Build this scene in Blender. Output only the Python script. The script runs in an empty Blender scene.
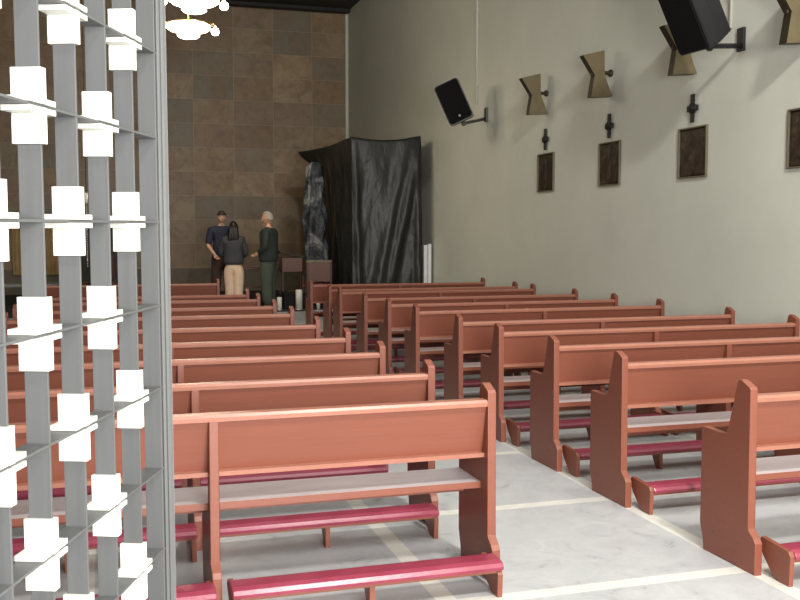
import bpy, bmesh, math, random
from mathutils import Vector, Matrix, noise
random.seed(7)
S = bpy.context.scene
COL = S.collection
R = math.radians

# ------------------------------------------------------------------ camera
H_CAM, YAW, PITCH = 1.589, 0.2964, 0.0695
cd = bpy.data.cameras.new('camera'); cam = bpy.data.objects.new('camera', cd); COL.objects.link(cam)
cd.sensor_width = 36.0; cd.lens = 968.3 * 36.0 / 800.0; cd.clip_start = 0.05; cd.clip_end = 200
cam.location = (0, 0, H_CAM)
cam.rotation_euler = (math.pi / 2 - PITCH, 0, -YAW)
S.camera = cam

# ------------------------------------------------------------------ world, daylight and exposure
w = bpy.data.worlds.new('world'); S.world = w; w.use_nodes = True
bg = w.node_tree.nodes['Background']
bg.inputs['Color'].default_value = (0.93, 0.97, 1.0, 1); bg.inputs['Strength'].default_value = 0.3

def area(name, loc, rot, sx, sy, power, col, spread=180):
    l = bpy.data.lights.new(name, 'AREA'); l.shape = 'RECTANGLE'; l.size = sx; l.size_y = sy
    l.energy = power; l.color = col
    l.spread = R(spread)
    o = bpy.data.objects.new(name, l); COL.objects.link(o); o.location = loc; o.rotation_euler = rot
    return o
# glazed entrance front behind the photographer
area('entrance_daylight', (1.1, -1.6, 1.9), (R(90), 0, R(4)), 2.0, 2.2, 600, (1.0, 0.98, 0.95))
# unseen wide overhead fill, added to brighten the near floor and right wall
area('overhead_fill_light', (3.3, 3.5, 6.85), (0, 0, 0), 4.2, 8.0, 160, (1.0, 0.99, 0.96), 110)
area('ceiling_spot_light', (2.5, -0.8, 6.7), (R(45), 0, R(-30)), 0.7, 0.7, 690, (1.0, 0.97, 0.92))
area('far_overhead_fill_light', (1.0, 13.0, 6.85), (0, 0, 0), 5.0, 6.0, 70, (1.0, 0.95, 0.86), 130)  # unseen overhead fill, added to lift the far end of the nave
S.view_settings.view_transform = 'Standard'
S.view_settings.look = 'None'
S.view_settings.gamma = 1.0
S.view_settings.use_curve_mapping = False
S.view_settings.exposure = 0.0

# ------------------------------------------------------------------ materials
def srgb(r, g, b):
    f = lambda c: (c / 12.92) if c <= 0.04045 else ((c + 0.055) / 1.055) ** 2.4
    return (f(r / 255), f(g / 255), f(b / 255), 1)

class NT:
    def __init__(s, name):
        s.m = bpy.data.materials.new(name); s.m.use_nodes = True; s.t = s.m.node_tree; s.n = s.t.nodes; s.l = s.t.links
        s.b = s.n['Principled BSDF']
    def node(s, typ, **k):
        nd = s.n.new(typ)
        for a, v in k.items():
            if a.startswith('i_'): nd.inputs[a[2:].replace('_', ' ')].default_value = v
            else: setattr(nd, a, v)
        return nd
    def link(s, a, b): s.l.new(a, b)
    def noise(s, scale, detail=4, rough=0.55, vec=None, dist=0.0):
        nd = s.node('ShaderNodeTexNoise'); nd.inputs['Scale'].default_value = scale
        nd.inputs['Detail'].default_value = detail; nd.inputs['Roughness'].default_value = rough
        nd.inputs['Distortion'].default_value = dist
        if vec is not None: s.link(vec, nd.inputs['Vector'])
        return nd.outputs['Fac']
    def objco(s): return s.node('ShaderNodeTexCoord').outputs['Object']
    def geo(s): return s.node('ShaderNodeNewGeometry').outputs['Position']
    def scale(s, vec, sc):
        mp = s.node('ShaderNodeMapping'); mp.inputs['Scale'].default_value = sc; s.link(vec, mp.inputs['Vector']); return mp.outputs['Vector']
    def ramp(s, fac, stops):
        r = s.node('ShaderNodeValToRGB'); e = r.color_ramp.elements
        e[0].position, e[0].color = stops[0]; e[1].position, e[1].color = stops[-1]
        for p, c in stops[1:-1]:
            x = e.new(p); x.color = c
        s.link(fac, r.inputs['Fac']); return r.outputs['Color']
    def mix(s, fac, a, b, mode='MIX'):
        m = s.node('ShaderNodeMix', data_type='RGBA', blend_type=mode)
        for sock, v in ((m.inputs[0], fac), (m.inputs[6], a), (m.inputs[7], b)):
            if hasattr(v, 'node'): s.link(v, sock)
            else: sock.default_value = v
        return m.outputs[2]
    def math(s, op, a, b=None, c=None):
        m = s.node('ShaderNodeMath', operation=op)
        for i, v in enumerate((a, b, c)):
            if v is None: continue
            if hasattr(v, 'node'): s.link(v, m.inputs[i])
            else: m.inputs[i].default_value = v
        return m.outputs[0]
    def bump(s, h, strength, dist=0.01):
        b = s.node('ShaderNodeBump'); b.inputs['Strength'].default_value = strength; b.inputs['Distance'].default_value = dist
        s.link(h, b.inputs['Height']); s.link(b.outputs['Normal'], s.b.inputs['Normal'])
    def col(s, v):
        if hasattr(v, 'node'): s.link(v, s.b.inputs['Base Color'])
        else: s.b.inputs['Base Color'].default_value = v
    def rough(s, v):
        if hasattr(v, 'node'): s.link(v, s.b.inputs['Roughness'])
        else: s.b.inputs['Roughness'].default_value = v

def vary(c, k): return (min(1, c[0] * k), min(1, c[1] * k), min(1, c[2] * k), 1)
def simple(name, c, rough=0.5, metal=0.0, scale=8.0, amt=0.12, bump=0.0, spec=0.5):
    t = NT(name); f = t.noise(scale, 5, 0.6, t.objco())
    t.col(t.ramp(f, [(0.3, vary(c, 1 - amt)), (0.7, vary(c, 1 + amt))]))
    t.rough(rough); t.b.inputs['Metallic'].default_value = metal; t.b.inputs['Specular IOR Level'].default_value = spec
    if bump: t.bump(t.noise(scale * 6, 5, 0.6, t.objco()), bump, 0.003)
    return t.m
def emit(name, c, strength):
    t = NT(name); t.col(c); t.b.inputs['Emission Color'].default_value = c; t.b.inputs['Emission Strength'].default_value = strength
    return t.m

def mat_pew():
    t = NT('red_brown_varnish'); oc = t.objco()
    g = t.noise(3.0, 6, 0.6, t.scale(oc, (1.2, 8, 22)), 0.4)
    big = t.noise(1.3, 3, 0.5, oc)
    c = t.ramp(g, [(0.2, srgb(120, 67, 50)), (0.8, srgb(129, 74, 56))])
    c = t.mix(t.math('MULTIPLY', big, 0.22), c, srgb(110, 58, 44))
    t.col(c); t.rough(0.42); t.bump(g, 0.03, 0.002); t.b.inputs['Specular IOR Level'].default_value = 0.5
    return t.m
def mat_seat():
    t = NT('worn_grey_seat_top'); oc = t.objco()
    g = t.noise(2.2, 6, 0.6, t.scale(oc, (1, 5, 5)))
    t.col(t.ramp(g, [(0.25, srgb(172, 162, 162)), (0.75, srgb(194, 186, 186))])); t.rough(0.3)
    return t.m
def mat_pad():
    t = NT('crimson_vinyl'); oc = t.objco()
    g = t.noise(6, 5, 0.6, oc)
    sp = t.noise(4.3, 2, 0.5, oc)
    c = t.ramp(g, [(0.3, srgb(124, 42, 60)), (0.7, srgb(142, 58, 78))])
    c = t.mix(t.ramp(sp, [(0.655, (0, 0, 0, 1)), (0.69, (1, 1, 1, 1))]), c, srgb(70, 25, 32))
    t.col(c); t.rough(0.3); t.bump(t.noise(30, 3, 0.5, oc), 0.12, 0.004)
    return t.m
def mat_floor():
    t = NT('grey_terrazzo_with_pale_strips'); p = t.geo()
    sx = t.node('ShaderNodeSeparateXYZ'); t.link(p, sx.inputs[0])
    def strip(axis, off, per, wd):
        a = t.math('ADD', axis, -off + per * 40)
        m = t.math('MODULO', a, per)
        return t.math('LESS_THAN', m, wd)
    s = t.math('MAXIMUM', strip(sx.outputs[0], 1.345, 1.505, 0.09), strip(sx.outputs[1], 3.77, 1.285, 0.085))
    n1 = t.noise(5.5, 8, 0.7, p, 1.2)
    n2 = t.noise(1.1, 4, 0.6, p)
    n3 = t.noise(60, 3, 0.6, p)
    c = t.ramp(n1, [(0.30, srgb(112, 113, 115)), (0.40, srgb(160, 162, 163)), (0.75, srgb(186, 188, 187))])
    c = t.mix(t.math('MULTIPLY', n2, 0.5), c, srgb(160, 163, 165))
    c = t.mix(t.math('MULTIPLY', n3, 0.2), c, srgb(206, 206, 203))
    w_ = t.ramp(n1, [(0.3, srgb(192, 192, 183)), (0.7, srgb(212, 211, 202))])
    t.col(t.mix(s, c, w_)); t.rough(t.math('MULTIPLY_ADD', n1, 0.2, 0.22))
    return t.m
def mat_tiles(name, axis):
    t = NT(name); p = t.geo()
    sx = t.node('ShaderNodeSeparateXYZ'); t.link(p, sx.inputs[0])
    u = t.math('DIVIDE', t.math('ADD', sx.outputs[axis], -5.9 + 95.5), 0.955)
    v = t.math('DIVIDE', t.math('ADD', sx.outputs[2], -7.01 + 56.8), 0.568)
    cx = t.node('ShaderNodeCombineXYZ'); t.link(t.math('FLOOR', u), cx.inputs[0]); t.link(t.math('FLOOR', v), cx.inputs[1])
    wn = t.node('ShaderNodeTexWhiteNoise', noise_dimensions='3D'); t.link(cx.outputs[0], wn.inputs['Vector'])
    base = t.ramp(wn.outputs['Value'], [(0.0, srgb(132, 108, 80)), (0.22, srgb(158, 132, 98)), (0.4, srgb(142, 124, 98)), (0.6, srgb(170, 146, 112)), (0.8, srgb(122, 114, 94)), (1.0, srgb(156, 128, 98))])
    off = t.node('ShaderNodeVectorMath', operation='MULTIPLY_ADD'); t.link(wn.outputs['Color'], off.inputs[0]); off.inputs[1].default_value = (9, 9, 9); t.link(p, off.inputs[2])
    n1 = t.noise(1.7, 7, 0.65, off.outputs[0], 1.0)
    n2 = t.noise(5.0, 6, 0.6, off.outputs[0], 0.6)
    c = t.mix(t.ramp(n1, [(0.42, (0, 0, 0, 1)), (0.72, (1, 1, 1, 1))]), base, srgb(128, 100, 72))
    c = t.mix(t.ramp(n2, [(0.5, (0, 0, 0, 1)), (0.85, (.7, .7, .7, 1))]), c, srgb(92, 84, 72))
    fu = t.math('FRACT', u); fv = t.math('FRACT', v)
    j = t.math('MAXIMUM', t.math('LESS_THAN', fu, 0.012), t.math('LESS_THAN', fv, 0.02))
    c = t.mix(t.math('MULTIPLY', j, 0.45), c, srgb(176, 160, 134))
    t.col(c); t.rough(0.5)
    return t.m
def mat_wall():
    t = NT('greenish_white_plaster'); p = t.geo()
    n1 = t.noise(0.8, 5, 0.6, p); n2 = t.noise(5, 4, 0.6, p)
    c = t.ramp(n1, [(0.3, srgb(204, 207, 194)), (0.7, srgb(216, 217, 204))])
    c = t.mix(t.math('MULTIPLY', n2, 0.15), c, srgb(194, 199, 185))
    t.col(c); t.rough(0.6); t.bump(t.noise(40, 3, 0.6, p), 0.05, 0.004)
    return t.m
def mat_plastic():
    t = NT('black_plastic_sheeting'); oc = t.objco()
    n = t.noise(2.2, 6, 0.6, oc, 1.5)
    t.col(t.ramp(n, [(0.3, srgb(26, 27, 26)), (0.7, srgb(40, 41, 38))])); t.rough(0.43)
    t.bump(t.noise(5, 5, 0.6, t.scale(oc, (1, 1, 0.5)), 1.8), 0.35, 0.04)
    return t.m
def mat_cloudy():
    t = NT('cloudy_grey_plastic'); oc = t.objco(); n = t.noise(2.6, 5, 0.65, t.scale(oc, (1, 1, .8)), 1.2)
    t.col(t.ramp(n, [(0.40, srgb(34, 36, 40)), (0.52, srgb(74, 80, 84)), (0.62, srgb(150, 152, 150))])); t.rough(0.35)
    t.bump(t.noise(8, 5, 0.6, oc, 2.0), 0.8, 0.05)
    return t.m
def mat_bronze():
    t = NT('dark_bronze_relief'); oc = t.objco()
    n = t.noise(9, 5, 0.6, oc, 0.8)
    t.col(t.ramp(n, [(0.3, srgb(30, 23, 18)), (0.55, srgb(54, 40, 29)), (0.8, srgb(92, 76, 54))])); t.rough(0.45)
    t.b.inputs['Metallic'].default_value = 0.3; t.bump(n, 0.8, 0.02)
    return t.m
def mat_brushed(name, c, rough, sc=(60, 60, 2), metal=0.0):
    t = NT(name); oc = t.objco(); n = t.noise(1.0, 4, 0.6, t.scale(oc, sc)); n2 = t.noise(7, 4, 0.6, oc)
    col = t.ramp(n, [(0.25, vary(c, 0.88)), (0.75, vary(c, 1.1))])
    t.col(t.mix(t.math('MULTIPLY', n2, 0.25), col, vary(c, 0.7))); t.rough(rough); t.b.inputs['Metallic'].default_value = metal
    return t.m

M = dict(
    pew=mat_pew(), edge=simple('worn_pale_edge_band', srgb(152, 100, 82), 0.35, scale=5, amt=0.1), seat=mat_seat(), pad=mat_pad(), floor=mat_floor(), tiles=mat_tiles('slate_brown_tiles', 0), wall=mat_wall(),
    tarp=mat_plastic(), bronze=mat_bronze(),
    darkwall=simple('dark_low_bounce_wall', srgb(92, 74, 60), 0.6, scale=2), ceil=simple('dark_ceiling', srgb(38, 38, 38), 0.7),
    platform=simple('dark_grey_carpet', srgb(44, 42, 40), 0.9, bump=0.3), riser=simple('grey_stone_riser', srgb(140, 140, 138), 0.6),
    steel=mat_brushed('grey_painted_steel', srgb(84, 85, 85), 0.5, metal=0.1), stile=mat_brushed('pale_aluminium', srgb(108, 110, 110), 0.4, metal=0.2),
    whitecross=simple('white_enamel', srgb(190, 190, 182), 0.4, amt=0.02),
    screw=simple('screw_steel', srgb(90, 88, 84), 0.4, 0.8),
    blackp=simple('black_cabinet', srgb(24, 24, 27), 0.55, bump=0.1), cloth=simple('black_speaker_cloth', srgb(8, 8, 9), 0.85, scale=60, bump=0.4, spec=.2),
    silver=simple('silver_badge', srgb(200, 200, 200), 0.3, 0.8), metalgrey=simple('grey_bracket_metal', srgb(96, 96, 92), 0.4, 0.6),
    brass=simple('aged_brass_sheet', srgb(108, 97, 70), 0.5, 0.25, amt=0.15), brassdark=simple('dark_brass_and_edge_shade', srgb(58, 50, 36), 0.55, 0.25),
    blackiron=simple('black_iron', srgb(26, 24, 22), 0.5, 0.3), frame=simple('pale_bronze_frame', srgb(112, 104, 84), 0.5, 0.35),
    pipe=simple('white_conduit', srgb(206, 204, 192), 0.5, amt=0.04),
    darkwood=simple('dark_brown_wood', srgb(70, 46, 36), 0.45, scale=4), midwood=simple('reddish_wood', srgb(98, 66, 54), 0.45, scale=4),
    tan=simple('tan_curtain_cloth', srgb(178, 146, 100), 0.8), stone=simple('grey_stone', srgb(120, 108, 92), 0.7), darkmetal=simple('dark_lattice', srgb(50, 44, 36), 0.6),
    candle=simple('white_wax', srgb(225, 222, 212), 0.4, amt=0.03), flame=simple('wick', srgb(30, 28, 26), 0.8),
    greyplastic=mat_cloudy(), blueplastic=simple('slate_blue_plastic', srgb(70, 76, 82), 0.35, amt=0.3, bump=0.6),
    white_metal=simple('white_metal', srgb(232, 232, 230), 0.35, amt=0.03),
    glow=emit('warm_lit_glass', (1.0, 0.86, 0.62, 1), 14), glow2=emit('white_lit_glass', (1.0, 0.95, 0.86, 1), 18), brassrod=simple('lamp_brass', srgb(150, 120, 70), 0.35, 0.7),
    skin=simple('skin', srgb(198, 152, 126), 0.5, amt=0.05), hairblack=simple('black_hair', srgb(22, 18, 17), 0.5), hairgrey=simple('grey_hair', srgb(165, 160, 152), 0.6), hairbrown=simple('brown_hair', srgb(54, 42, 34), 0.6),
    navy=simple('navy_cloth', srgb(36, 38, 56), 0.8), charcoal=simple('charcoal_cloth', srgb(56, 56, 60), 0.85), beige=simple('beige_cloth', srgb(214, 186, 160), 0.8, amt=0.06),
    green=simple('dark_green_cloth', srgb(40, 48, 42), 0.85), green2=simple('green_grey_cloth', srgb(62, 72, 60), 0.85), maroon=simple('dark_brown_cloth', srgb(62, 40, 36), 0.85), black=simple('black_cloth', srgb(18, 18, 20), 0.85),
    shoe=simple('black_leather', srgb(20, 18, 18), 0.4), eye=simple('dark_eye', srgb(25, 18, 15), 0.2), lip=simple('lip', srgb(150, 84, 76), 0.5), brow=simple('brow', srgb(60, 50, 44), 0.8),
)

# ------------------------------------------------------------------ mesh helpers
class B:
    def __init__(s): s.bm = bmesh.new(); s.mi = 0
    def _new(s, fs):
        for f in fs: f.material_index = s.mi
    def box(s, a, b, bev=0.0, mtx=None):
        (x0, y0, z0), (x1, y1, z1) = a, b
        v = [s.bm.verts.new(p) for p in ((x0, y0, z0), (x1, y0, z0), (x1, y1, z0), (x0, y1, z0), (x0, y0, z1), (x1, y0, z1), (x1, y1, z1), (x0, y1, z1))]
        fs = [s.bm.faces.new([v[i] for i in q]) for q in ((0, 3, 2, 1), (4, 5, 6, 7), (0, 1, 5, 4), (1, 2, 6, 5), (2, 3, 7, 6), (3, 0, 4, 7))]
        s._new(fs)
        if mtx is not None:
            for q in v: q.co = mtx @ q.co
        if bev: s._bev(v, fs, bev)
        return fs
    def _bev(s, v, fs, bev, seg=2):
        es = list({e for f in fs for e in f.edges})
        r = bmesh.ops.bevel(s.bm, geom=es, offset=bev, segments=seg, affect='EDGES', profile=0.6, clamp_overlap=True)
        for f in r['faces']: f.material_index = s.mi
    def prism(s, pts, axis, a, b, bev=0.0, mtx=None):
        def P(p, t):
            u, v = p
            return {0: (t, u, v), 1: (u, t, v), 2: (u, v, t)}[axis]
        A = [s.bm.verts.new(P(p, a)) for p in pts]; C = [s.bm.verts.new(P(p, b)) for p in pts]
        n = len(pts); fs = [s.bm.faces.new(A), s.bm.faces.new(C[::-1])]
        for i in range(n): fs.append(s.bm.faces.new([A[i], C[i], C[(i + 1) % n], A[(i + 1) % n]]))
        s._new(fs)
        if mtx is not None:
            for q in A + C: q.co = mtx @ q.co
        if bev:
            es = list({e for f in fs[:2] for e in f.edges})
            r = bmesh.ops.bevel(s.bm, geom=es, offset=bev, segments=2, affect='EDGES', profile=0.6, clamp_overlap=True)
            for f in r['faces']: f.material_index = s.mi
        return fs
    def tube(s, path, r, seg=12, cap=True):
        path = [Vector(p) for p in path]; rs = r if isinstance(r, (list, tuple)) else [r] * len(path)
        rings = []; ref = None
        for i, p in enumerate(path):
            d = (path[min(i + 1, len(path) - 1)] - path[max(i - 1, 0)]).normalized()
            if ref is None: ref = Vector((0, 0, 1)) if abs(d.z) < 0.9 else Vector((1, 0, 0))
            a = d.cross(ref).normalized(); b = a.cross(d).normalized(); ref = b
            rings.append([s.bm.verts.new(p + (a * math.cos(t) + b * math.sin(t)) * rs[i]) for t in [2 * math.pi * k / seg for k in range(seg)]])
        fs = []
        for A, C in zip(rings, rings[1:]):
            for k in range(seg): fs.append(s.bm.faces.new([A[k], A[(k + 1) % seg], C[(k + 1) % seg], C[k]]))
        if cap: fs += [s.bm.faces.new(rings[0][::-1]), s.bm.faces.new(rings[-1])]
        for f in fs: f.smooth = True
        s._new(fs)
    def lathe(s, prof, c=(0, 0, 0), seg=24, axis=2):
        rings = []
        for r, h in prof:
            ring = []
            for k in range(seg):
                t = 2 * math.pi * k / seg; x, y = r * math.cos(t), r * math.sin(t)
                p = {2: (x, y, h), 0: (h, x, y), 1: (x, h, y)}[axis]
                ring.append(s.bm.verts.new(Vector(p) + Vector(c)))
            rings.append(ring)
        fs = []
        for A, C in zip(rings, rings[1:]):
            for k in range(seg): fs.append(s.bm.faces.new([A[k], A[(k + 1) % seg], C[(k + 1) % seg], C[k]]))
        fs += [s.bm.faces.new(rings[0][::-1]), s.bm.faces.new(rings[-1])]
        for f in fs: f.smooth = True
        s._new(fs)
    def ball(s, c, r, seg=16, rings=10):
        rr = r if isinstance(r, (list, tuple)) else (r, r, r)
        res = bmesh.ops.create_uvsphere(s.bm, u_segments=seg, v_segments=rings, radius=1.0)
        for v in res['verts']: v.co = Vector((v.co.x * rr[0], v.co.y * rr[1], v.co.z * rr[2])) + Vector(c)
        fs = {f for v in res['verts'] for f in v.link_faces}
        for f in fs: f.smooth = True; f.material_index = s.mi
    def obj(s, name, mats, parent=None, loc=None, rot=None, smooth=False):
        bmesh.ops.recalc_face_normals(s.bm, faces=s.bm.faces)
        me = bpy.data.meshes.new(name); s.bm.to_mesh(me); s.bm.free()
        for m in (mats if isinstance(mats, (list, tuple)) else [mats]): me.materials.append(m)
        if smooth:
            for p in me.polygons: p.use_smooth = True
        o = bpy.data.objects.new(name, me); COL.objects.link(o)
        if parent is not None: o.parent = parent
        if loc is not None: o.location = loc
        if rot is not None: o.rotation_euler = rot
        return o
def tag(o, label, cat, group=None, kind=None):
    o['label'] = label; o['category'] = cat
    if group: o['group'] = group
    if kind: o['kind'] = kind
    return o
def empty(name, loc=(0, 0, 0), rot=(0, 0, 0)):
    o = bpy.data.objects.new(name, None); COL.objects.link(o); o.location = loc; o.rotation_euler = rot; o.empty_display_size = 0.1
    return o
def kids(o): return [c for c in COL.objects if c.parent is o]
def copy_tree(o, parent=None, recursive_kids=None):
    c = o.copy(); COL.objects.link(c)
    if parent is not None: c.parent = parent
    for ch in kids(o): copy_tree(ch, c)
    return c
def struct(b, name, m):
    o = b.obj(name, m); o['kind'] = 'structure'; return o

# ------------------------------------------------------------------ the room
XW, YB, ZC, XL, Y0 = 5.85, 23.58, 7.01, -7.0, -3.4
b = B(); b.box((XL - .2, Y0, -0.2), (XW + .2, YB + .2, 0)); struct(b, 'floor', M['floor'])
b = B(); b.box((XW, Y0, 0), (XW + .2, YB + .2, ZC)); struct(b, 'wall_right', M['wall'])
b = B(); b.box((XL, YB, 0), (XW, YB + .2, ZC)); struct(b, 'wall_altar', M['tiles'])
b = B(); b.box((XL - .2, Y0, 0), (XL, YB + .2, ZC)); struct(b, 'wall_left', M['darkwall'])  # unseen wall, coloured dark to cut bounce onto the aisle-side pew ends
b = B(); b.box((XL - .2, Y0, ZC), (XW + .2, YB + .2, ZC + .2)); struct(b, 'ceiling', M['ceil'])
# raised sanctuary floor: stone riser with dark carpet on top
b = B(); b.box((-4.6, 17.3, 0), (4.2, YB, 0.16)); b.mi = 1; b.box((-4.58, 17.33, 0.16), (4.18, YB, 0.18))
struct(b, 'trim_1', [M['riser'], M['platform']])
b = B(); b.box((-4.6, YB - .03, .18), (4.6, YB - .001, .72)); b.box((-4.6, YB - .05, .70), (4.6, YB - .001, .735), 0.004); struct(b, 'baseboard_altar', M['stone'])
# pale corner strip where the plaster meets the tiles
b = B(); b.box((XW - .07, YB - .06, 0), (XW - .001, YB - .001, ZC - .01), 0.005); struct(b, 'trim_2', M['wall'])
# timber ceiling beam edge along the altar wall
b = B(); b.box((XL + .01, YB - .35, ZC - .08), (XW - .01, YB - .08, ZC - .001), 0.006); struct(b, 'trim_3', M['ceil'])

# ------------------------------------------------------------------ pews
def end_profile():
    return [(0.0, 0.205), (-0.012, 0.195), (-0.045, 0.172), (-0.06, 0.15), (-0.06, 0.0), (0.02, 0.0), (0.06, 0.008), (0.24, 0.008), (0.28, 0.0), (0.343, 0.0),
            (0.345, 0.06), (0.376, 0.13), (0.376, 0.612), (0.366, 0.622), (0.19, 0.616), (0.172, 0.622), (0.160, 0.66), (0.098, 0.885), (0.082, 0.899), (0.066, 0.897), (0.010, 0.873), (0.0, 0.862)]
def make_pew(span, capped):
    # origin: aisle-side rear corner of the end panel at floor level; pew runs +X for its whole length
    L = 2 * span; T = 0.04
    root = empty('church_pew')
    for x0 in (0.0, L - T):
        e = B(); e.prism(end_profile(), 0, x0, x0 + T, 0.004)
        for (u, z) in ((0.07, 0.115), (0.27, 0.115)):      # screw heads
            e.mi = 1; xs = -0.002 if x0 == 0 else L - 0.002
            e.lathe([(0.005, xs), (0.005, xs + 0.004)], (0, u, z), 10, 0)
        e.obj('end_panel', [M['pew'], M['screw']], root)
    xm = span - T / 2
    e = B(); e.prism([(0.0, 0.205), (-0.012, 0.195), (-0.045, 0.172), (-0.06, 0.15), (-0.06, 0), (0.02, 0), (0.06, .008), (0.24, .008), (0.28, 0), (0.343, 0), (0.345, .06), (0.36, 0.13), (0.36, 0.405), (0.085, 0.405), (0.085, 0.58), (0.03, 0.80), (0.0, 0.80)], 0, xm, xm + T, 0.004)
    e.obj('center_support', M['pew'], root)
    # slanted back panel between the supports
    e = B()
    for xa, xb in ((T, xm), (xm + T, L - T)):
        e.prism([(0.022, 0.80), (0.040, 0.80), (0.093, 0.575), (0.075, 0.575)], 0, xa - .002, xb + .002)
    e.obj('backrest', M['pew'], root)
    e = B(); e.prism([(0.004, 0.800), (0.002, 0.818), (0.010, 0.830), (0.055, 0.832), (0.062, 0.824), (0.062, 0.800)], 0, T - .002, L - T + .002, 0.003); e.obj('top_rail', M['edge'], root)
    e = B()
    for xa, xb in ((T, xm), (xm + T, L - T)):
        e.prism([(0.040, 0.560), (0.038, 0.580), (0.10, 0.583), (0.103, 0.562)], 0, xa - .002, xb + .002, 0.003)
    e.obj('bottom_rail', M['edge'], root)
    # seat: wooden board with grey worn top
    e = B(); fs = e.box((T - .002, 0.086, 0.405), (L - T + .002, 0.372, 0.435))
    fs[1].material_index = 1
    e.obj('seat', [M['pew'], M['seat']], root)
    e = B(); e.box((T, 0.30, 0.335), (xm, 0.322, 0.406)); e.box((xm + T, 0.30, 0.335), (L - T, 0.322, 0.406)); e.obj('seat_rail', M['pew'], root)
    # two kneelers behind
    for xa, xb in ((0.058, span - 0.022), (span + 0.045, L - 0.058)):
        k = B(); k.box((xa + .025, -0.222, 0.108), (xb - .025, -0.085, 0.1225), 0.002)
        ko = k.obj('kneeler', M['pew'], root)
        for kind, x in (('s', xa), ('c', (xa + xb) / 2 - .012), ('s', xb - .024)):
            q = B()
            zt = .158 if capped else .122
            q.prism([(-0.224, 0.0), (-0.230, zt - .02), (-0.215, zt), (-0.10, zt + .01 * capped), (-0.03, zt + .016), (-0.005, zt - .01), (-0.04, 0.09), (-0.10, 0.03), (-0.16, 0.0)] if kind == 's' else
                    [(-0.205, 0.0), (-0.205, 0.107), (-0.09, 0.107), (-0.12, 0.06), (-0.16, 0.0)], 0, x, x + 0.024, 0.003)
            q.obj('bracket', M['pew'], ko)
        c = B(); ins = .026 if capped else -.003
        c.prism([(-0.232, 0.123), (-0.235, 0.137), (-0.224, 0.152), (-0.195, 0.160), (-0.115, 0.160), (-0.088, 0.152), (-0.08, 0.137), (-0.082, 0.123)], 0, xa + ins, xb - ins, 0.006)
        c.obj('cushion', M['pad'], ko, smooth=False)
    return root

SP_R, SP_L = 1.3635, 1.27
XR0, XL0 = 2.853, 1.693 - 2 * SP_L
pr = make_pew(SP_R, True); pl = make_pew(SP_L, False)
RY = [3.778, 4.942, 5.828, 6.769, 7.642, 8.821, 9.775, 10.746, 11.971, 12.574, 13.789]
LY = [4.045, 4.893, 5.85, 6.751, 7.78, 8.919, 9.887, 10.985, 11.858, 14.6]
ordn = ['nearest', 'second', 'third', 'fourth', 'fifth', 'sixth', 'seventh', 'eighth', 'ninth', 'tenth', 'eleventh']
def pew_label(side, i, n):
    if side == 'R':
        if i == 0: return 'nearest red-brown pew of the block by the right wall, cut off by the right edge'
        if i == n - 1: return 'farthest pew by the right wall, in front of the black plastic sheet'
        return 'red-brown pew by the right wall, %s from the camera in its block' % ordn[i]
    if i == 0: return 'nearest pew of the left block, brightly lit with a full crimson kneeler in front'
    if i == n - 1: return 'farthest pew of the left block, standing apart near the altar step'
    return 'red-brown pew of the left block, %s from the camera' % ordn[i]
for i, y in enumerate(RY):
    o = pr if i == 0 else copy_tree(pr)
    o.location = (XR0, y, 0); tag(o, pew_label('R', i, len(RY)), 'pew', 'pews in the block along the right wall')
for i, y in enumerate(LY):
    o = pl if i == 0 else copy_tree(pl)
    o.location = (XL0 if i < 9 else XL0 - .05, y, 0); tag(o, pew_label('L', i, len(LY)), 'pew', 'pews in the block left of the aisle')

# ------------------------------------------------------------------ steel grille door in the left foreground
# local frame: +X along the grille (away from the viewer), +Y to its left, Z up
ang = 1.1979
CW, CH = 0.1545, 0.20
FD = 0.0428                        # depth of the flat bars
grille = empty('grille_door', (0.1095, 2.4123, 0), (0, -0.007, ang))
tag(grille, 'grey steel lattice grille door set with white crosses in the left foreground', 'grille')
ZB = 1.614; LO, HI = -7, 5
xs = [-(k) * CW for k in range(0, 10)]        # column 0 is farthest
zs = [ZB + k * CH for k in range(LO, HI + 1)]
ztop, zbot = zs[-1] + .12, zs[0] - .13
for x in xs:
    b = B(); b.box((x - .003, -FD / 2, zbot), (x + .003, FD / 2, ztop), 0.0008); b.obj('vertical_bar', M['steel'], grille)
xa, xb = xs[-1] - .06, xs[0] + .006
for z in zs:
    b = B(); b.box((xa, -FD / 2 - .001, z - .0025), (xb, FD / 2 + .001, z + .0025), 0.0008); b.obj('horizontal_bar', M['steel'], grille)
for x0, x1 in ((xb, xb + .052), (xa - .052, xa)):
    w_ = x1 - x0
    b = B(); b.prism([(x0, -.020), (x0 + .012, -.020), (x0 + .012, -.025), (x0 + .018, -.025), (x0 + .018, -.021), (x0 + .032, -.021), (x0 + .032, -.030), (x1, -.030), (x1, .030), (x0 + .032, .030), (x0 + .032, .021), (x0 + .018, .021), (x0 + .018, .025), (x0 + .012, .025), (x0 + .012, .020), (x0, .020)], 2, zbot - .05, ztop + .05, 0.0008)
    b.obj('stile', M['stile'], grille)
for z0, z1 in ((ztop, ztop + .05), (zbot - .05, zbot)):
    b = B(); b.box((xa, -.026, z0), (xb, .026, z1), 0.002); b.obj('rail', M['stile'], grille)
b = B(); b.tube([(xb + .054, -.026, zbot), (xb + .054, -.026, ztop)], .0035, 8); b.obj('seal_strip', M['white_metal'], grille)
b = B(); b.box((xb + .0185, -.0235, zbot - .04), (xb + .0315, -.0215, ztop + .04), 0.0004); b.obj('groove_strip', M['screw'], grille)
b = B(); b.box((xb + .0005, -.0225, zbot - .04), (xb + .004, -.0205, ztop + .04), 0.0003); b.obj('groove_strip', M['screw'], grille)
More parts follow.
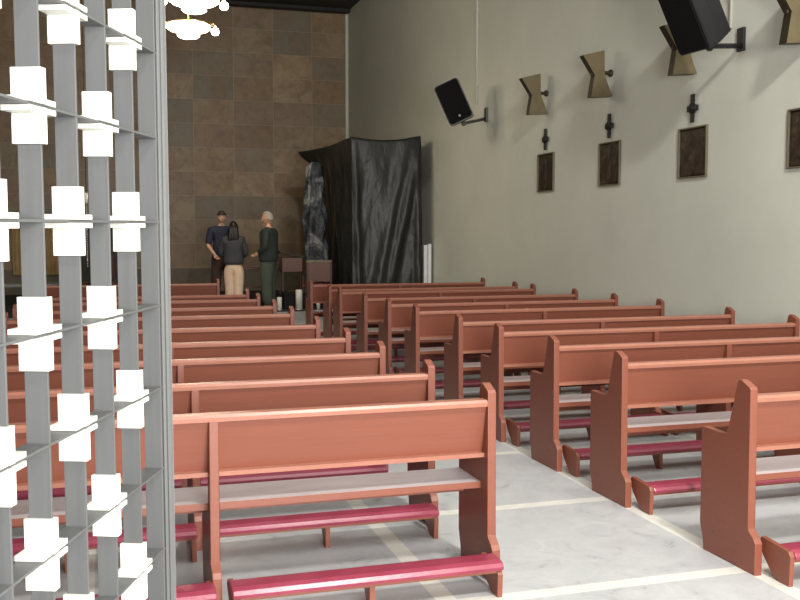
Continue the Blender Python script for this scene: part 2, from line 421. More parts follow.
def cross_mesh():
    b = B(); D = 0.0280
    hv, ha, t = 0.066, 0.052, 0.010
    for s in (1, -1):   # two halves, above and below the bar: an L-profile cross each
        z0, z1 = sorted((s * .003, s * hv)); b.box((-t, -D, z0), (t, D, z1), 0.0012)
        z0, z1 = sorted((s * .003, s * .013)); b.box((-ha, -D * .93, z0), (-t - .0005, D * .93, z1), 0.001); b.box((t + .0005, -D * .93, z0), (ha, D * .93, z1), 0.001)
    return b
c0 = None
for ci, x in enumerate(xs):
    if ci == 0: continue
    for zi, z in enumerate(zs):
        k = zi + LO            # 0 = the bar at eye level
        if (ci + k) % 2 == 1:
            if c0 is None: c0 = cross_mesh().obj('white_cross', M['whitecross'], grille); o = c0
            else: o = c0.copy(); COL.objects.link(o)
            o.parent = grille; o.location = (x, 0, z)

# ------------------------------------------------------------------ things on the right wall
def plaque(y, label):
    r = empty('relief_plaque', (XW, y, 2.415)); tag(r, label, 'plaque', 'bronze relief plaques on the right wall')
    hw, hh = 0.252, 0.262; X0 = -0.026
    b = B(); q = 0.016
    for a, c in (((-hw, -hh), (hw, -hh + q)), ((-hw, hh - q), (hw, hh)), ((-hw, -hh + q), (-hw + q, hh - q)), ((hw - q, -hh + q), (hw, hh - q))):
        b.box((X0, a[0], a[1]), (-.001, c[0], c[1]), 0.004)
    b.obj('frame', M['frame'], r)
    b = B(); n = 20; seed = y * 3.1
    g = []
    for i in range(n + 1):
        row = []
        for j in range(n + 1):
            u, v = (i / n - .5) * 2, (j / n - .5) * 2
            d = .004 + 0.006 * noise.noise((u * 3 + seed, v * 2.2, 0.0))
            for fx, wd, top in ((-.45, .2, .35), (.1, .24, .6), (.55, .16, .2)):   # three standing figures in relief
                dx = (u - fx - .08 * math.sin(seed + fx)) / wd
                if v < top: d += .008 * max(0, 1 - dx * dx)
                d += .009 * max(0, 1 - ((u - fx) / (wd * .6)) ** 2 - ((v - top - .08) / .16) ** 2)
            row.append(b.bm.verts.new((-.004 - d, u * (hw - q), v * (hh - q))))
        g.append(row)
    for i in range(n):
        for j in range(n):
            f = b.bm.faces.new([g[i][j], g[i][j + 1], g[i + 1][j + 1], g[i + 1][j]]); f.smooth = True
    ring = [g[i][0] for i in range(n + 1)] + [g[n][j] for j in range(1, n + 1)] + [g[i][n] for i in range(n - 1, -1, -1)] + [g[0][j] for j in range(n - 1, 0, -1)]
    back = [b.bm.verts.new((-.001, v.co.y, v.co.z)) for v in ring]
    for i in range(len(ring)): b.bm.faces.new([ring[i], ring[(i + 1) % len(ring)], back[(i + 1) % len(ring)], back[i]])
    b.bm.faces.new(back)
    b.obj('relief', M['bronze'], r)
def wall_cross(y, label):
    r = empty('wall_cross', (XW, y, 2.865)); tag(r, label, 'cross', 'small black crosses above the plaques')
    b = B(); b.box((-.035, -.024, -.145), (-.012, .024, .145), 0.004)
    b.box((-.030, -.095, -.030), (-.014, .095, .030), 0.004)
    b.obj('cross_bars', M['blackiron'], r)
    b = B(); b.lathe([(.054, -.040), (.058, -.036), (.058, -.018), (.054, -.010)], (0, 0, 0), 24, 0)
    b.lathe([(.03, -.05), (.034, -.044), (.034, -.030)], (0, 0, 0), 20, 0)
    b.obj('boss', M['blackiron'], r)
    b = B(); b.lathe([(.012, -.014), (.012, -.001)], (0, 0, .08), 10, 0); b.lathe([(.012, -.014), (.012, -.001)], (0, 0, -.08), 10, 0); b.obj('mounting_pin', M['blackiron'], r)
def bowtie_lamp(y, label):
    r = empty('wall_sconce', (XW, y, 3.46)); tag(r, label, 'wall lamp', 'hourglass brass lamps on the right wall')
    pr_up = [(-.405, .215), (-.125, .285), (-.118, .0), (-.255, .0)]
    pr_dn = [(-.250, .0), (-.118, .0), (-.012, -.250), (-.295, -.272)]
    for nm, pf in (('upper_shade', pr_up), ('lower_shade', pr_dn)):
        b = B(); fs = b.prism(pf, 1, -.05, .05)
        for f in fs[2:]: f.material_index = 1  # side faces get darker brass: their shade put into the colour
        # recess behind: thin folded sheet lip
        b.mi = 0
        b.obj(nm, [M['brass'], M['brassdark']], r)
    b = B(); b.lathe([(.022, -.14), (.022, -.035), (.040, -.032), (.043, -.02), (.043, -.001)], (0, 0, 0.03), 18, 0)
    b.obj('wall_mount', M['brassdark'], r)
    b = B(); b.lathe([(.014, -.275), (.024, -.272), (.024, -.258), (.018, -.245)], (0, 0, 0), 14, 0); b.obj('clamp_knob', M['brassdark'], r)
wy = [12.25, 10.49, 8.765, 7.05]
pos = ['farthest of the four', 'second farthest of the four', 'third from the far end', 'cut off by the right edge']
for y, p in zip(wy, pos):
    plaque(y, 'square bronze relief plaque on the right wall, ' + p)
    if y != wy[3]: wall_cross(y, 'small black cross above a relief plaque, ' + {12.25: 'farthest of the three', 10.49: 'middle one of the three', 8.765: 'nearest of the three'}[y])
    bowtie_lamp(y, 'hourglass-shaped brass wall lamp, ' + {12.25: 'farthest, beside the far loudspeaker', 10.49: 'standing clear between the two loudspeakers, second farthest', 8.765: 'half hidden behind the near black loudspeaker', 7.05: 'cut off by the right edge of the view'}[y])

def conduit(y, z0, label):
    b = B(); b.tube([(XW - .02, y, z0), (XW - .02, y, ZC - .01)], .016, 10)
    for z in (z0 + .3, z0 + 1.5, z0 + 2.7): b.box((XW - .042, y - .03, z), (XW - .001, y + .03, z + .02), 0.003)
    tag(b.obj('cable_conduit', M['pipe']), label, 'pipe', 'white cable conduits on the right wall')
conduit(14.83, 3.66, 'white vertical cable conduit above the far loudspeaker')
conduit(8.16, 3.56, 'white vertical cable conduit above the near loudspeaker')

def speaker(c, n, u, ww, hh, dd, wallp, label, badge, rnd):
    n = Vector(n).normalized(); u = Vector(u).normalized(); wv = n.cross(u).normalized() * -1   # wv: to the right seen from the front? keep right-handed
    wv = u.cross(n)
    mtx = Matrix((( wv.x, n.x, u.x, c[0]), (wv.y, n.y, u.y, c[1]), (wv.z, n.z, u.z, c[2]), (0, 0, 0, 1)))
    r = empty('loudspeaker', c); tag(r, label, 'loudspeaker', 'black loudspeakers on the right wall')
    inv = Matrix.Translation(Vector(c)).inverted() @ mtx
    def outline(w2, h2, rr, seg=5):
        pts = []
        for cx, cy, a0 in ((w2 - rr, h2 - rr, 0), (-w2 + rr, h2 - rr, 90), (-w2 + rr, -h2 + rr, 180), (w2 - rr, -h2 + rr, 270)):
            for k in range(seg + 1):
                a = R(a0 + 90 * k / seg); pts.append((cx + rr * math.cos(a), cy + rr * math.sin(a)))
        return pts
    b = B()
    A = outline(ww / 2, hh / 2, rnd); C = outline(ww / 2 * .80, hh / 2 * .92, rnd * .8)
    va = [b.bm.verts.new((p[0], -.02, p[1])) for p in A]; vm = [b.bm.verts.new((p[0], -dd * .45, p[1])) for p in A]; vc = [b.bm.verts.new((p[0], -dd, p[1])) for p in C]
    m_ = len(A)
    for P, Q in ((va, vm), (vm, vc)):
        for k in range(m_): b.bm.faces.new([P[k], Q[k], Q[(k + 1) % m_], P[(k + 1) % m_]])
    b.bm.faces.new(va); b.bm.faces.new(vc[::-1])
    for v in b.bm.verts: v.co = inv @ v.co
    b.obj('cabinet', M['blackp'], r)
    b = B(); b.prism(outline(ww / 2 * .93, hh / 2 * .96, rnd * .9), 1, -.02, 0.004, 0.003, inv); b.obj('grille_cloth', M['cloth'], r)
    b = B(); b.prism(outline(ww / 2, hh / 2, rnd), 1, -.03, -.012, 0.002, inv); b.obj('front_frame', M['metalgrey'] if badge else M['blackp'], r)
    if badge:
        b = B(); b.lathe([(.018, .004), (.018, .008)], (0.0, 0, -hh * .36), 16, 1)
        for v in b.bm.verts: v.co = inv @ v.co
        b.obj('badge', M['silver'], r)
    # bracket: arm from the cabinet's foot to the wall plate
    wp = Vector(wallp) - Vector(c); mt = M['metalgrey'] if badge else M['blackp']
    s0 = inv @ Vector((0, -dd * .55, -hh / 2 + .02)); 
    b = B(); b.box((wp.x - .03, wp.y - .05, wp.z - .11), (wp.x, wp.y + .05, wp.z + .11), 0.004)
    b.tube([wp + Vector((-.02, 0, -.06)), Vector((s0.x + .06, s0.y, min(s0.z, wp.z - .06) - .03)), s0 + Vector((0, 0, -.04)), s0], .024, 12)
    b.ball(s0 + Vector((0.02, 0, -.04)), .04); b.obj('wall_bracket', mt, r)
speaker((5.162, 14.1, 3.59), (-.436, -.90, -.004), (-.37, .175, .912), .40, .65, .30, (XW, 14.43, 3.45), 'far black loudspeaker with a round badge, tilted on a grey wall bracket', True, .05)
speaker((5.00, 7.8, 3.61), (-.883, -.1, -.469), (-.47, -.042, .882), .40, .86, .34, (XW, 8.0, 3.42), 'near black loudspeaker tilted downwards, cut off by the top of the view', False, .02)

# ------------------------------------------------------------------ chandeliers over the sanctuary
def chandelier(x, y, z, label):
    r = empty('chandelier', (x, y, z)); tag(r, label, 'chandelier', 'brass chandeliers with lit glass bowls')
    b = B(); b.tube([(0, 0, .02), (0, 0, ZC - z - .02)], .012, 10); b.lathe([(.07, ZC - z - .06), (.08, ZC - z - .001)], (0, 0, 0), 20); b.obj('suspension_rod', M['brassrod'], r)
    b = B()
    n = 40
    b.tube([(.43 * math.cos(2 * math.pi * k / n), .43 * math.sin(2 * math.pi * k / n), .045) for k in range(n + 1)], .014, 8, False)
    for k in range(6):
        a = 2 * math.pi * k / 6; b.tube([(0, 0, .05), (.2 * math.cos(a), .2 * math.sin(a), .11), (.43 * math.cos(a), .43 * math.sin(a), .045)], .009, 8)
    b.obj('ring', M['brassrod'], r)
    b = B(); b.lathe([(.06, .10), (.26, .085), (.345, .04), (.35, .0), (.30, -.035), (.12, -.05)], (0, 0, 0), 36); b.obj('glass_dish', M['glow'], r)
    for k in range(4):
        a = 2 * math.pi * k / 4 + .12; b = B()
        b.lathe([(.02, .07), (.05, .05), (.065, .01), (.05, -.035), (.02, -.05)], (.43 * math.cos(a), .43 * math.sin(a), -.03), 16); b.obj('glass_shade', M['glow2'], r)
    b = B(); b.lathe([(.10, -.09), (.17, -.10), (.175, -.125), (.13, -.15), (.05, -.165)], (0, 0, 0), 28); b.obj('glass_bowl', M['glow2'], r)
    b = B(); b.tube([(0, 0, -.095), (0, 0, .06)], .02, 10); b.obj('stem', M['brassrod'], r)
    l = bpy.data.lights.new('chandelier_light', 'POINT'); l.energy = 55; l.color = (1.0, .84, .62); l.shadow_soft_size = .15
    lo = bpy.data.objects.new('chandelier_light', l); COL.objects.link(lo); lo.location = (x, y, z - .32)
chandelier(1.36, 16.0, 4.84, 'farther lit chandelier in front of the tiled altar wall')
chandelier(1.29, 14.2, 4.85, 'nearer lit chandelier at the top edge of the view')

# ------------------------------------------------------------------ shrouded organ by the right wall
b = B()
def fold(s, t, sd):
    return .07 * noise.noise((s * 1.3 + .5 * t, t * .5, sd)) + .022 * noise.noise((s * 3.2 - 1.4 * t, t * 1.1, sd + 4)) + .006 * noise.noise((s * 9, t * 4 + s * 3, sd + 9))
path = []
def seg(a, c, n, nrm):
    for k in range(n): path.append((Vector(a).lerp(Vector(c), k / n), Vector(nrm)))
seg((4.28, 20.1), (4.28, 17.0), 60, (-1, 0)); seg((4.28, 17.0), (5.60, 17.0), 56, (0, -1)); seg((5.60, 17.0), (5.60, 17.12), 4, (.3, -1)); path.append((Vector((5.60, 17.3)), Vector((1, 0))))
NTV = 60; rows = []
for i, (p, nrm) in enumerate(path):
    s = i * .052; row = []
    d_front = 1.0 if nrm.y < -.5 else 0.0
    fx = max(0, min(1, (p.x - 4.28) / 1.32))
    top = 3.31 + (-.07 * math.sin(math.pi * fx) + .05 * fx if d_front else -.05 * (p.y - 17) / 3.1)
    hem = .06 + .05 * noise.noise((s * 2, 0, 3)) + (0.0 if not d_front else .9 * max(0, fx - .93) / .07)
    for j in range(NTV + 1):
        t = j / NTV; z = top + (hem - top) * t
        f = fold(s, z, 1.3) * (0.25 + .9 * min(1, t * 2.2))
        if nrm.x < -.5: f = f * 1.3 + (.05 * abs(math.sin(p.y * 5.2 + .5 * z)) ** 2 + .03 * abs(math.sin(p.y * 9 - 1.1 * z)) - .10) * min(1, 5 * t)
        if d_front:   # long diagonal swags hanging from the two top corners
            for cx0, sl, amp, wd in ((.05, .06, .07, .05), (.78, -.50, .09, .09), (.98, -.55, .10, .08), (.95, .0, .06, .05)):
                q = (fx - cx0 - sl * t) / wd; f += amp * math.exp(-q * q) * min(1, 4 * t)
            f -= .03
        flare = (.36 * max(0, min(1, (p.y - 18.6) / 1.4)) ** 1.5 * math.exp(-(t / .07) ** 2) - .04 * t) if nrm.x < -.5 else .03 * t
        co = Vector((p.x, p.y, z)) + Vector((nrm.x, nrm.y, 0)) * (f + flare)
        row.append(b.bm.verts.new(co))
    rows.append(row)
for A, C in zip(rows, rows[1:]):
    for j in range(NTV):
        b.bm.faces.new([A[j], A[j + 1], C[j + 1], C[j]])
topv = [r[0] for r in rows]
xback = b.bm.verts.new((5.60, 20.1, 3.30))
cc = b.bm.verts.new((4.95, 18.6, 3.30))
lp = topv + [xback]
for i in range(len(lp)): b.bm.faces.new([lp[i], lp[(i + 1) % len(lp)], cc])
o = b.obj('plastic_sheet', M['tarp'], smooth=True)
md = o.modifiers.new('thickness', 'SOLIDIFY'); md.thickness = .004
tag(o, 'wrinkled black plastic sheet draped over a tall block by the right wall', 'plastic sheet')
# cloudy plastic bunched on the left end
def bunch(name, c, rx, ry, z0, z1, m, label, sd, taper=.3):
    b = B(); nz, ns = 34, 40; rings = []
    for j in range(nz + 1):
        t = j / nz; z = z0 + (z1 - z0) * t; ring = []
        k = (1 - taper * abs(2 * t - 1) ** 2)
        if j in (0, nz): k *= .5
        for i in range(ns):
            a = 2 * math.pi * i / ns
            d = 1 + .45 * noise.noise((math.cos(a) * 1.6 + sd, math.sin(a) * 1.6, z * 1.6)) + .28 * noise.noise((math.cos(a) * 4 + sd, math.sin(a) * 4, z * 3.5))
            ring.append(b.bm.verts.new((c[0] + rx * k * d * math.cos(a), c[1] + ry * k * d * math.sin(a), z)))
        rings.append(ring)
    for A, C in zip(rings, rings[1:]):
        for i in range(ns): b.bm.faces.new([A[i], A[(i + 1) % ns], C[(i + 1) % ns], C[i]])
    b.bm.faces.new(rings[0][::-1]); b.bm.faces.new(rings[-1])
    tag(b.obj(name, m, smooth=True), label, 'plastic sheet')
bunch('plastic_wrap', (3.95, 18.55), .21, .20, .185, 2.95, M['greyplastic'], 'cloudy grey crumpled plastic hanging at the left end of the black sheet', 2.1, .35)
b = B(); b.box((5.66, 17.02, 0), (5.73, 17.1, 1.36), 0.006); b.box((5.74, 17.0, 0), (5.80, 17.07, 1.38), 0.006)
tag(b.obj('metal_upright', M['white_metal']), 'pair of white metal uprights at the right foot of the black sheet', 'metal profile')

# ------------------------------------------------------------------ sanctuary furniture
def lectern(x, y, z):
    r = empty('lectern', (x, y, z)); tag(r, 'brown wooden lectern with a slanted top behind the man in dark green', 'lectern')
    b = B(); b.prism([(-.24, 1.02), (.22, .93), (.22, .96), (-.24, 1.055)], 1, -.20, .20, 0.004); b.obj('slanted_top', M['blackp'], r)
    b = B(); b.box((-.20, -.17, .66), (.19, .17, .93), 0.006); b.obj('book_box', M['midwood'], r)
    for sx in (-.20, .17):
        for sy in (-.16, .13):
            b = B(); b.box((sx, sy, .05), (sx + .03, sy + .03, .66), 0.003); b.obj('leg', M['darkwood'], r)
    b = B(); b.box((-.24, -.19, 0), (.22, .19, .05), 0.006); b.obj('base', M['darkwood'], r)
lectern(3.44, 18.45, .18)
def side_table(x, y, z):
    r = empty('credence_table', (x, y, z)); tag(r, 'low open wooden table beside the lectern, behind the man in dark green', 'table')
    b = B(); b.box((-.36, -.2, .70), (.36, .2, .735), 0.004); b.obj('tabletop', M['midwood'], r)
    b = B(); b.box((-.34, -.18, .34), (.34, .18, .36), 0.003); b.obj('shelf', M['midwood'], r)
    for sx in (-.35, .31):
        for sy in (-.19, .15):
            b = B(); b.box((sx, sy, 0), (sx + .04, sy + .04, .70), 0.003); b.obj('leg', M['darkwood'], r)
side_table(2.82, 18.9, .18)
def armchair(x, y, z, rz):
    r = empty('armchair', (x, y, z), (0, 0, rz)); tag(r, 'wooden armchair with a reddish back between the lectern and the black sheet', 'chair')
    b = B(); b.box((-.23, .17, .50), (.23, .21, .88), 0.008); b.obj('backrest', M['midwood'], r)
    b = B(); b.box((-.24, .165, .86), (.24, .215, .90), 0.006); b.obj('top_rail', M['frame'], r)
    b = B(); b.box((-.23, -.22, .41), (.23, .20, .46), 0.012); b.obj('seat', M['pad'], r)
    for sx in (-.24, .20):
        for sy in (-.22, .175):
            b = B(); b.box((sx, sy, 0), (sx + .04, sy + .04, .64 if sy < 0 else .86), 0.003); b.obj('leg', M['darkwood'], r)
        b = B(); b.box((sx, -.24, .63), (sx + .045, .2, .665), 0.006); b.obj('armrest', M['darkwood'], r)
armchair(3.80, 17.76, .18, math.pi)
def candle(x, y, z, h, rad, label):
    r = empty('pillar_candle', (x, y, z)); tag(r, label, 'candle', 'white pillar candles on the step edge')
    b = B(); b.lathe([(rad, .012), (rad, h - .01), (rad * .9, h), (rad * .5, h - .01), (.006, h - .012)], (0, 0, 0), 24); b.obj('wax', M['candle'], r)
    b = B(); b.tube([(0, 0, h - .015), (0.003, 0, h + .02)], .003, 6); b.obj('wick', M['flame'], r)
    b = B(); b.lathe([(rad * 1.25, 0), (rad * 1.3, .012), (rad, .014)], (0, 0, 0), 24); b.obj('dish', M['silver'], r)
candle(3.03, 17.42, .18, .24, .045, 'short white pillar candle on the step edge, left of the tallest')
candle(3.39, 17.42, .18, .37, .062, 'tallest white pillar candle on the step edge')
candle(3.75, 17.42, .18, .15, .035, 'smallest white candle on the step edge, in front of the armchair')
# black altar step stool / cloth box
b = B(); b.box((-.20, -.12, 0), (.20, .12, .26), 0.02); b.box((-.21, -.13, .26), (.21, .13, .30), 0.01); tag(b.obj('step_stool', M['black'], loc=(3.36, 17.80, .18)), 'black cloth-covered low stool behind the white candles', 'stool')
# tan curtain panel and furniture seen through the grille
r = empty('altar_curtain', (-1.43, YB - .10, .63)); tag(r, 'tan hanging curtain panel on the altar wall seen through the grille', 'curtain')
b = B(); pts = []
n = 80
front = [(-.54 + 1.08 * k / n, -.03 + .012 * math.sin(k * .9)) for k in range(n + 1)]
b.prism(front + [(.54, .02), (-.54, .02)], 2, 0.0, 1.04); b.obj('cloth', M['tan'], r)
b = B(); b.tube([(-.58, -.005, 1.05), (.58, -.005, 1.05)], .016, 10); b.obj('rod', M['brassrod'], r)
def altar_table(x, y, z):
    r = empty('stone_bench', (x, y, z)); tag(r, 'low pale stone bench below the tan curtain, seen through the grille', 'bench')
    b = B(); b.box((-.9, -.3, .36), (.9, .3, .42), 0.01); b.obj('slab', M['riser'], r)
    for sx in (-.7, .35):
        b = B(); b.box((sx, -.22, 0), (sx + .35, .22, .36), 0.01); b.obj('support', M['stone'], r)
altar_table(-1.55, 20.2, .18)
def chair_simple(x, y, z, rz, label):
    r = empty('altar_chair', (x, y, z), (0, 0, rz)); tag(r, label, 'chair', 'dark wooden chairs seen through the grille')
    b = B(); b.box((-.21, .17, .55), (.21, .20, .95), 0.006); b.obj('backrest', M['darkwood'], r)
    b = B(); b.box((-.22, -.21, .42), (.22, .20, .46), 0.008); b.obj('seat', M['midwood'], r)
    for sx in (-.21, .175):
        for sy in (-.2, .165):
            b = B(); b.box((sx, sy, 0), (sx + .035, sy + .035, .42 if sy < 0 else .95), 0.003); b.obj('leg', M['darkwood'], r)
chair_simple(-.55, 19.4, .18, math.pi * .9, 'dark wooden chair right of the low stone bench')
chair_simple(-.05, 19.6, .18, math.pi * 1.1, 'dark wooden chair nearest the hanging sanctuary lamp')
r = empty('wooden_cabinet', (-.10, YB - .36, .18)); tag(r, 'dark brown wooden cabinet against the altar wall seen through the grille', 'cabinet')
b = B(); b.box((-.5, -.28, 0), (.5, .28, 1.50), 0.008); b.box((-.53, -.31, 1.50), (.53, .28, 1.54), 0.006); b.obj('body', M['darkmetal'], r)
for sx in (-.47, .01):
    b = B(); b.box((sx, -.305, .06), (sx + .46, -.281, 1.45), 0.005); d = b.obj('door', M['darkmetal'], r)
    b = B(); b.ball((sx + (.42 if sx < 0 else .04), -.318, .8), .016, 12, 8); b.obj('knob', M['brassrod'], d)
# hanging sanctuary lamp with chain, seen through the grille
r = empty('hanging_lamp', (-.275, 17.6, 2.25)); tag(r, 'slim white glass lamp hanging on a beaded chain, seen through the grille', 'lamp')
b = B(); b.lathe([(.012, -.16), (.03, -.15), (.036, .0), (.03, .02)], (0, 0, 0), 16); b.obj('glass', M['candle'], r)
b = B(); b.tube([(0, 0, .02), (0, 0, ZC - 2.26)], .005, 6); b.obj('cord', M['blackiron'], r)
b = B()
for k in range(26): b.ball((0, 0, -.19 - k * .042), .014, 8, 6)
b.tube([(0, 0, -.155), (0, 0, -1.26)], .004, 6)
b.obj('beaded_chain', M['silver'], r)

# ------------------------------------------------------------------ people
def skin_mesh(name, verts, edges, radii, m, parent, root=0, sub=2):
    me = bpy.data.meshes.new(name + '_base'); me.from_pydata(verts, edges, [])
    o = bpy.data.objects.new(name, me); COL.objects.link(o)
    md = o.modifiers.new('skin', 'SKIN'); md.use_smooth_shade = True
    for i, sv in enumerate(me.skin_vertices[0].data):
        sv.radius = radii[i] if isinstance(radii[i], tuple) else (radii[i], radii[i]); sv.use_root = (i == root)
    s2 = o.modifiers.new('sub', 'SUBSURF'); s2.levels = sub; s2.render_levels = sub
    dg = bpy.context.evaluated_depsgraph_get(); dg.update()
    me2 = bpy.data.meshes.new_from_object(o.evaluated_get(dg))
    o.modifiers.clear(); o.data = me2; me2.name = name; bpy.data.meshes.remove(me)
    me2.materials.clear(); me2.materials.append(m)
    for p in me2.polygons: p.use_smooth = True; p.material_index = 0
    if parent: o.parent = parent
    return o

def head_into(bm_b, c, s, turn, tilt, mats_idx):
    """head with face, facing local -Y, rotated by turn (about z) and tilt (nod)"""
    rot = Matrix.Translation(c) @ Matrix.Rotation(turn, 4, 'Z') @ Matrix.Rotation(tilt, 4, 'X')
    res = bmesh.ops.create_uvsphere(bm_b.bm, u_segments=28, v_segments=20, radius=1.0)
    for v in res['verts']:
        x, y, z = v.co
        X, Y, Z = x * .076 * s, y * .098 * s, z * .118 * s
        if z < 0: X *= 1 - .30 * (-z) ** 1.5; Y = Y * (1 - .16 * (-z)) - .012 * s * (-z)
        if y < -.3: Y += .010 * s * math.exp(-((z - .12) / .12) ** 2) * (1 if abs(x) < .6 else 0)     # eye hollow
        v.co = rot @ Vector((X, Y, Z))
    fs = {f for v in res['verts'] for f in v.link_faces}
    for f in fs: f.smooth = True; f.material_index = mats_idx['skin']
    def lump(p, r, mi):
        res = bmesh.ops.create_uvsphere(bm_b.bm, u_segments=12, v_segments=8, radius=1.0)
        for v in res['verts']: v.co = rot @ Vector((p[0] * s + v.co.x * r[0] * s, p[1] * s + v.co.y * r[1] * s, p[2] * s + v.co.z * r[2] * s))
        for f in {f for v in res['verts'] for f in v.link_faces}: f.smooth = True; f.material_index = mi
    lump((0, -.104, -.012), (.013, .022, .028), mats_idx['skin']); lump((0, -.112, -.026), (.016, .014, .011), mats_idx['skin'])
    for q in (-1, 1):
        lump((.030 * q, -.082, .012), (.015, .011, .009), mats_idx['white']); lump((.030 * q, -.090, .012), (.007, .005, .007), mats_idx['eye'])
        lump((.030 * q, -.088, .033), (.020, .007, .005), mats_idx['brow'])
        lump((.077 * q, .008, -.004), (.010, .020, .032), mats_idx['skin'])
    lump((0, -.094, -.058), (.024, .010, .006), mats_idx['lip']); lump((0, -.080, -.098), (.022, .018, .014), mats_idx['skin'])
    return rot

def hand_bm(b, wrist, d, palmn, s=1.0, curl=.35):
    """palm + five bent fingers; d = direction of the fingers, palmn = palm normal"""
    d = Vector(d).normalized(); n = Vector(palmn); n = (n - d * n.dot(d)).normalized(); side = d.cross(n).normalized(); w_ = Vector(wrist)
    b.tube([w_ - d * .03, w_ + d * .01, w_ + d * .045, w_ + d * .085], [.022 * s, .026 * s, .034 * s, .030 * s], 10)
    for k, ln in ((-1.5, .062), (-.5, .074), (.5, .078), (1.5, .070)):
        p0 = w_ + d * .080 + side * (k * .017)
        d1 = (d * math.cos(curl) + n * math.sin(curl)); d2 = (d * math.cos(curl * 2.2) + n * math.sin(curl * 2.2)); d3 = (d * math.cos(curl * 3.2) + n * math.sin(curl * 3.2))
        b.tube([p0 - d * .01, p0 + d1 * ln * .45, p0 + d1 * ln * .45 + d2 * ln * .32, p0 + d1 * ln * .45 + d2 * ln * .32 + d3 * ln * .26], [.0095, .009, .008, .006], 8)
    q0 = w_ + d * .025 + side * .024; dt = (d * .7 + side * .65 + n * .35).normalized()
    b.tube([q0, q0 + dt * .035, q0 + dt * .035 + (d * .85 + side * .2 + n * .4).normalized() * .03], [.013, .011, .008], 8)

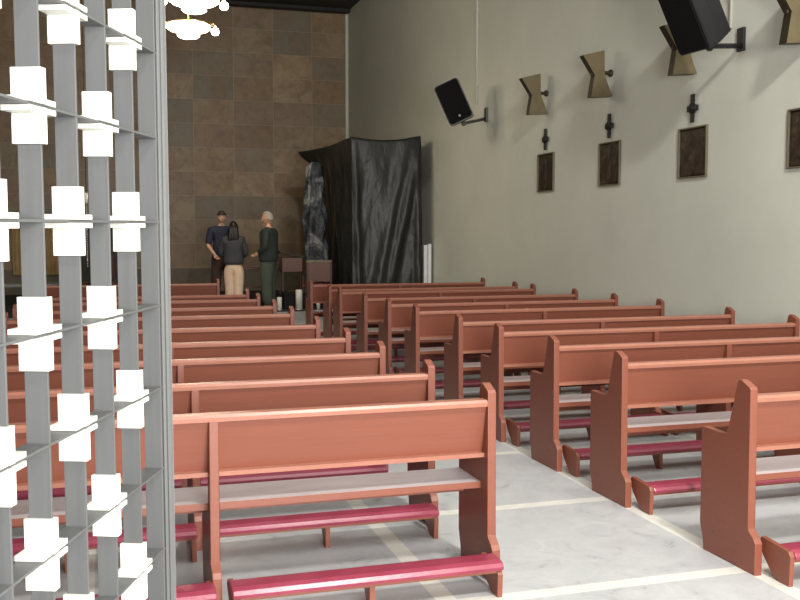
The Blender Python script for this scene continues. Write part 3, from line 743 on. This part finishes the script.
def person(loc, rz, H, label, pose):
    """standing figure facing local -Y; H = height"""
    k = H / 1.75
    r = empty('person', loc, (0, 0, rz)); tag(r, label, 'person')
    P = lambda x, y, z: (x * k, y * k, z * k)
    fem = pose.get('fem', False); shw = .165 if fem else .195; hipw = .095
    st = pose.get('stance', .10)
    arms = pose['arms']        # list of (elbow, wrist) for right (-x) and left (+x)
    # --- body: one continuous skin (legs, trunk, neck, arms)
    V = [P(0, 0, .95), P(0, .01, 1.12), P(0, .01, 1.30), P(0, .015, 1.44), P(0, .005, 1.50), P(0, -.01, 1.56)]
    Rr = [(.14 * k, .10 * k), (.125 * k, .09 * k), (.145 * k, .10 * k), (.09 * k, .07 * k), .052 * k, .05 * k]
    E = [(0, 1), (1, 2), (2, 3), (3, 4), (4, 5)]
    for sgn, (el, wr) in zip((-1, 1), arms):
        i = len(V); V += [P(sgn * shw, .01, 1.41), P(*el), P(*wr)]; Rr += [.052 * k, .040 * k, .027 * k]; E += [(3, i), (i, i + 1), (i + 1, i + 2)]
    for sgn in (-1, 1):
        i = len(V); V += [P(sgn * hipw, 0, .88), P(sgn * (hipw + st * .2), -.015, .50), P(sgn * (hipw + st * .35), .02, .085), P(sgn * (hipw + st * .4), -.10, .035)]
        Rr += [.085 * k, .056 * k, .038 * k, (.035 * k, .028 * k)]; E += [(0, i), (i, i + 1), (i + 1, i + 2), (i + 2, i + 3)]
    body = skin_mesh('body', V, E, Rr, M['skin'], r)
    # add the head and the hands into the same mesh
    hb = B(); hb.bm.from_mesh(body.data)
    rot = head_into(hb, P(0, -.015, 1.638), k * .98, pose.get('turn', 0), pose.get('nod', 0), dict(skin=0, white=1, eye=2, brow=3, lip=4))
    for sgn, (el, wr) in zip((-1, 1), arms):
        d = Vector(wr) - Vector(el); hand_bm(hb, P(*wr), d, pose.get('palm', (0, -1, .3)) if d.z > -.2 else (-sgn, 0, 0), k)
    me = bpy.data.meshes.new('body'); hb.bm.to_mesh(me); hb.bm.free()
    for m in ('skin', 'candle', 'eye', 'brow', 'lip'): me.materials.append(M[m])
    body.data = me
    # --- top garment
    hem = pose['hem']; V = [P(0, 0, hem), P(0, 0, 1.0), P(0, .01, 1.14), P(0, .01, 1.30), P(0, .015, 1.425), P(0, .006, 1.50)]
    g = pose.get('bulk', 1.0)
    Rr = [(.185 * k * g, .145 * k * g), (.185 * k * g, .145 * k * g), (.165 * k * g, .13 * k * g), (.185 * k * g, .135 * k * g), (.135 * k, .105 * k), (.078 * k, .074 * k)]
    E = [(0, 1), (1, 2), (2, 3), (3, 4), (4, 5)]
    for sgn, (el, wr) in zip((-1, 1), arms):
        e_, w2 = Vector(el), Vector(wr)
        i = len(V); V += [P(sgn * shw, .01, 1.405), P(*el)]; Rr += [.082 * k, .064 * k]; E += [(4, i), (i, i + 1)]
        if pose.get('sleeve', 1.0) > .3:
            q = e_.lerp(w2, .92); V.append(P(*q)); Rr.append(.050 * k); E.append((i + 1, i + 2))
    skin_mesh(pose.get('topname', 'jacket'), V, E, Rr, M[pose['top']], r)
    # --- trousers
    lw = pose.get('legw', 1.0)
    V = [P(0, 0, 1.04), P(0, 0, .90)]; Rr = [(.162 * k * lw ** .5, .128 * k), (.172 * k * lw ** .5, .132 * k)]; E = [(0, 1)]
    lw = pose.get('legw', 1.0)
    for sgn in (-1, 1):
        i = len(V); V += [P(sgn * hipw, 0, .84), P(sgn * (hipw + st * .2), -.015, .50), P(sgn * (hipw + st * .35), .01, .065)]; Rr += [.102 * k * lw, .080 * k * lw, .066 * k * lw]; E += [(1, i), (i, i + 1), (i + 1, i + 2)]
    skin_mesh('trousers', V, E, Rr, M[pose['bottom']], r)
    for sgn in (-1, 1):
        b = B(); x = sgn * (hipw + st * .38) * k
        b.ball((x, -.055 * k, .045 * k), (.045 * k, .125 * k, .042 * k), 18, 12); b.box((x - .042 * k, -.16 * k, 0.0), (x + .042 * k, .06 * k, .022 * k), 0.008)
        b.obj('shoe', M['shoe'], r)
    # --- hair shell
    hr = B(); style = pose['hair']; s = k * .98
    res = bmesh.ops.create_uvsphere(hr.bm, u_segments=28, v_segments=20, radius=1.0)
    kill = []
    for v in res['verts']:
        x, y, z = v.co
        line = (.35 if y < -.1 else (-.05 if y < .25 else -.55))
        if style == 'long': line = (.35 if y < -.45 else -1.1)
        if style == 'balding': line = (.62 if y < .1 else -.45)
        if z < line: kill.append(v); continue
        f = 1.09 + .03 * noise.noise((x * 6, y * 6, z * 6)); 
        v.co = rot @ Vector((x * .076 * s * f, (y * .098 + .004) * s * f, z * .118 * s * f))
    bmesh.ops.delete(hr.bm, geom=kill, context='VERTS')
    for f in hr.bm.faces: f.smooth = True
    if style == 'long':
        for q, xx in enumerate((-.055, -.02, .02, .055)):
            a = rot @ Vector((xx * s, .075 * s, .03 * s)); hr.tube([a, a + Vector((0, .03, -.10)) * s, a + Vector((xx * .3, .045, -.24)) * s, a + Vector((xx * .4, .03, -.36)) * s], [.035 * s, .042 * s, .038 * s, .018 * s], 10)
    ho = hr.obj('hair', M[pose['haircol']], r)
    md = ho.modifiers.new('thickness', 'SOLIDIFY'); md.thickness = -.006
    return r, k

ZP = 0.18
# woman with black hair and pale trousers, back towards the nave
person((2.24, 17.62, ZP), R(165), 1.60, 'person with long black hair, charcoal top and beige trousers, seen from behind', dict(fem=True, bulk=1.22, arms=[((-.25, -.03, 1.12), (-.13, -.20, 1.06)), ((.27, -.02, 1.13), (.16, -.20, 1.05))], hem=.88, top='charcoal', topname='jacket', bottom='beige', hair='long', haircol='hairblack', legw=1.4, stance=-.06, turn=.15))
# taller man behind her, in navy
person((2.10, 18.25, ZP), R(15), 1.80, 'person in a dark navy top standing behind the one with beige trousers', dict(bulk=1.0, arms=[((-.27, -.02, 1.14), (-.20, -.18, .97)), ((.27, -.02, 1.14), (.16, -.22, 1.08))], hem=.86, top='navy', topname='shirt', bottom='maroon', hair='short', haircol='hairbrown', legw=1.15, sleeve=.2, stance=.12, turn=-.35, nod=.2))
# bald-headed man in dark green coat
person((2.86, 17.55, ZP), R(-115), 1.775, 'person with thin grey hair, dark green coat and dark trousers, standing side-on', dict(bulk=1.3, arms=[((-.27, .03, 1.13), (-.21, -.13, 1.0)), ((.27, .03, 1.13), (.14, -.16, 1.02))], hem=.80, top='green', topname='coat', bottom='green2', hair='balding', haircol='hairgrey', legw=1.5, stance=.0, nod=.15))
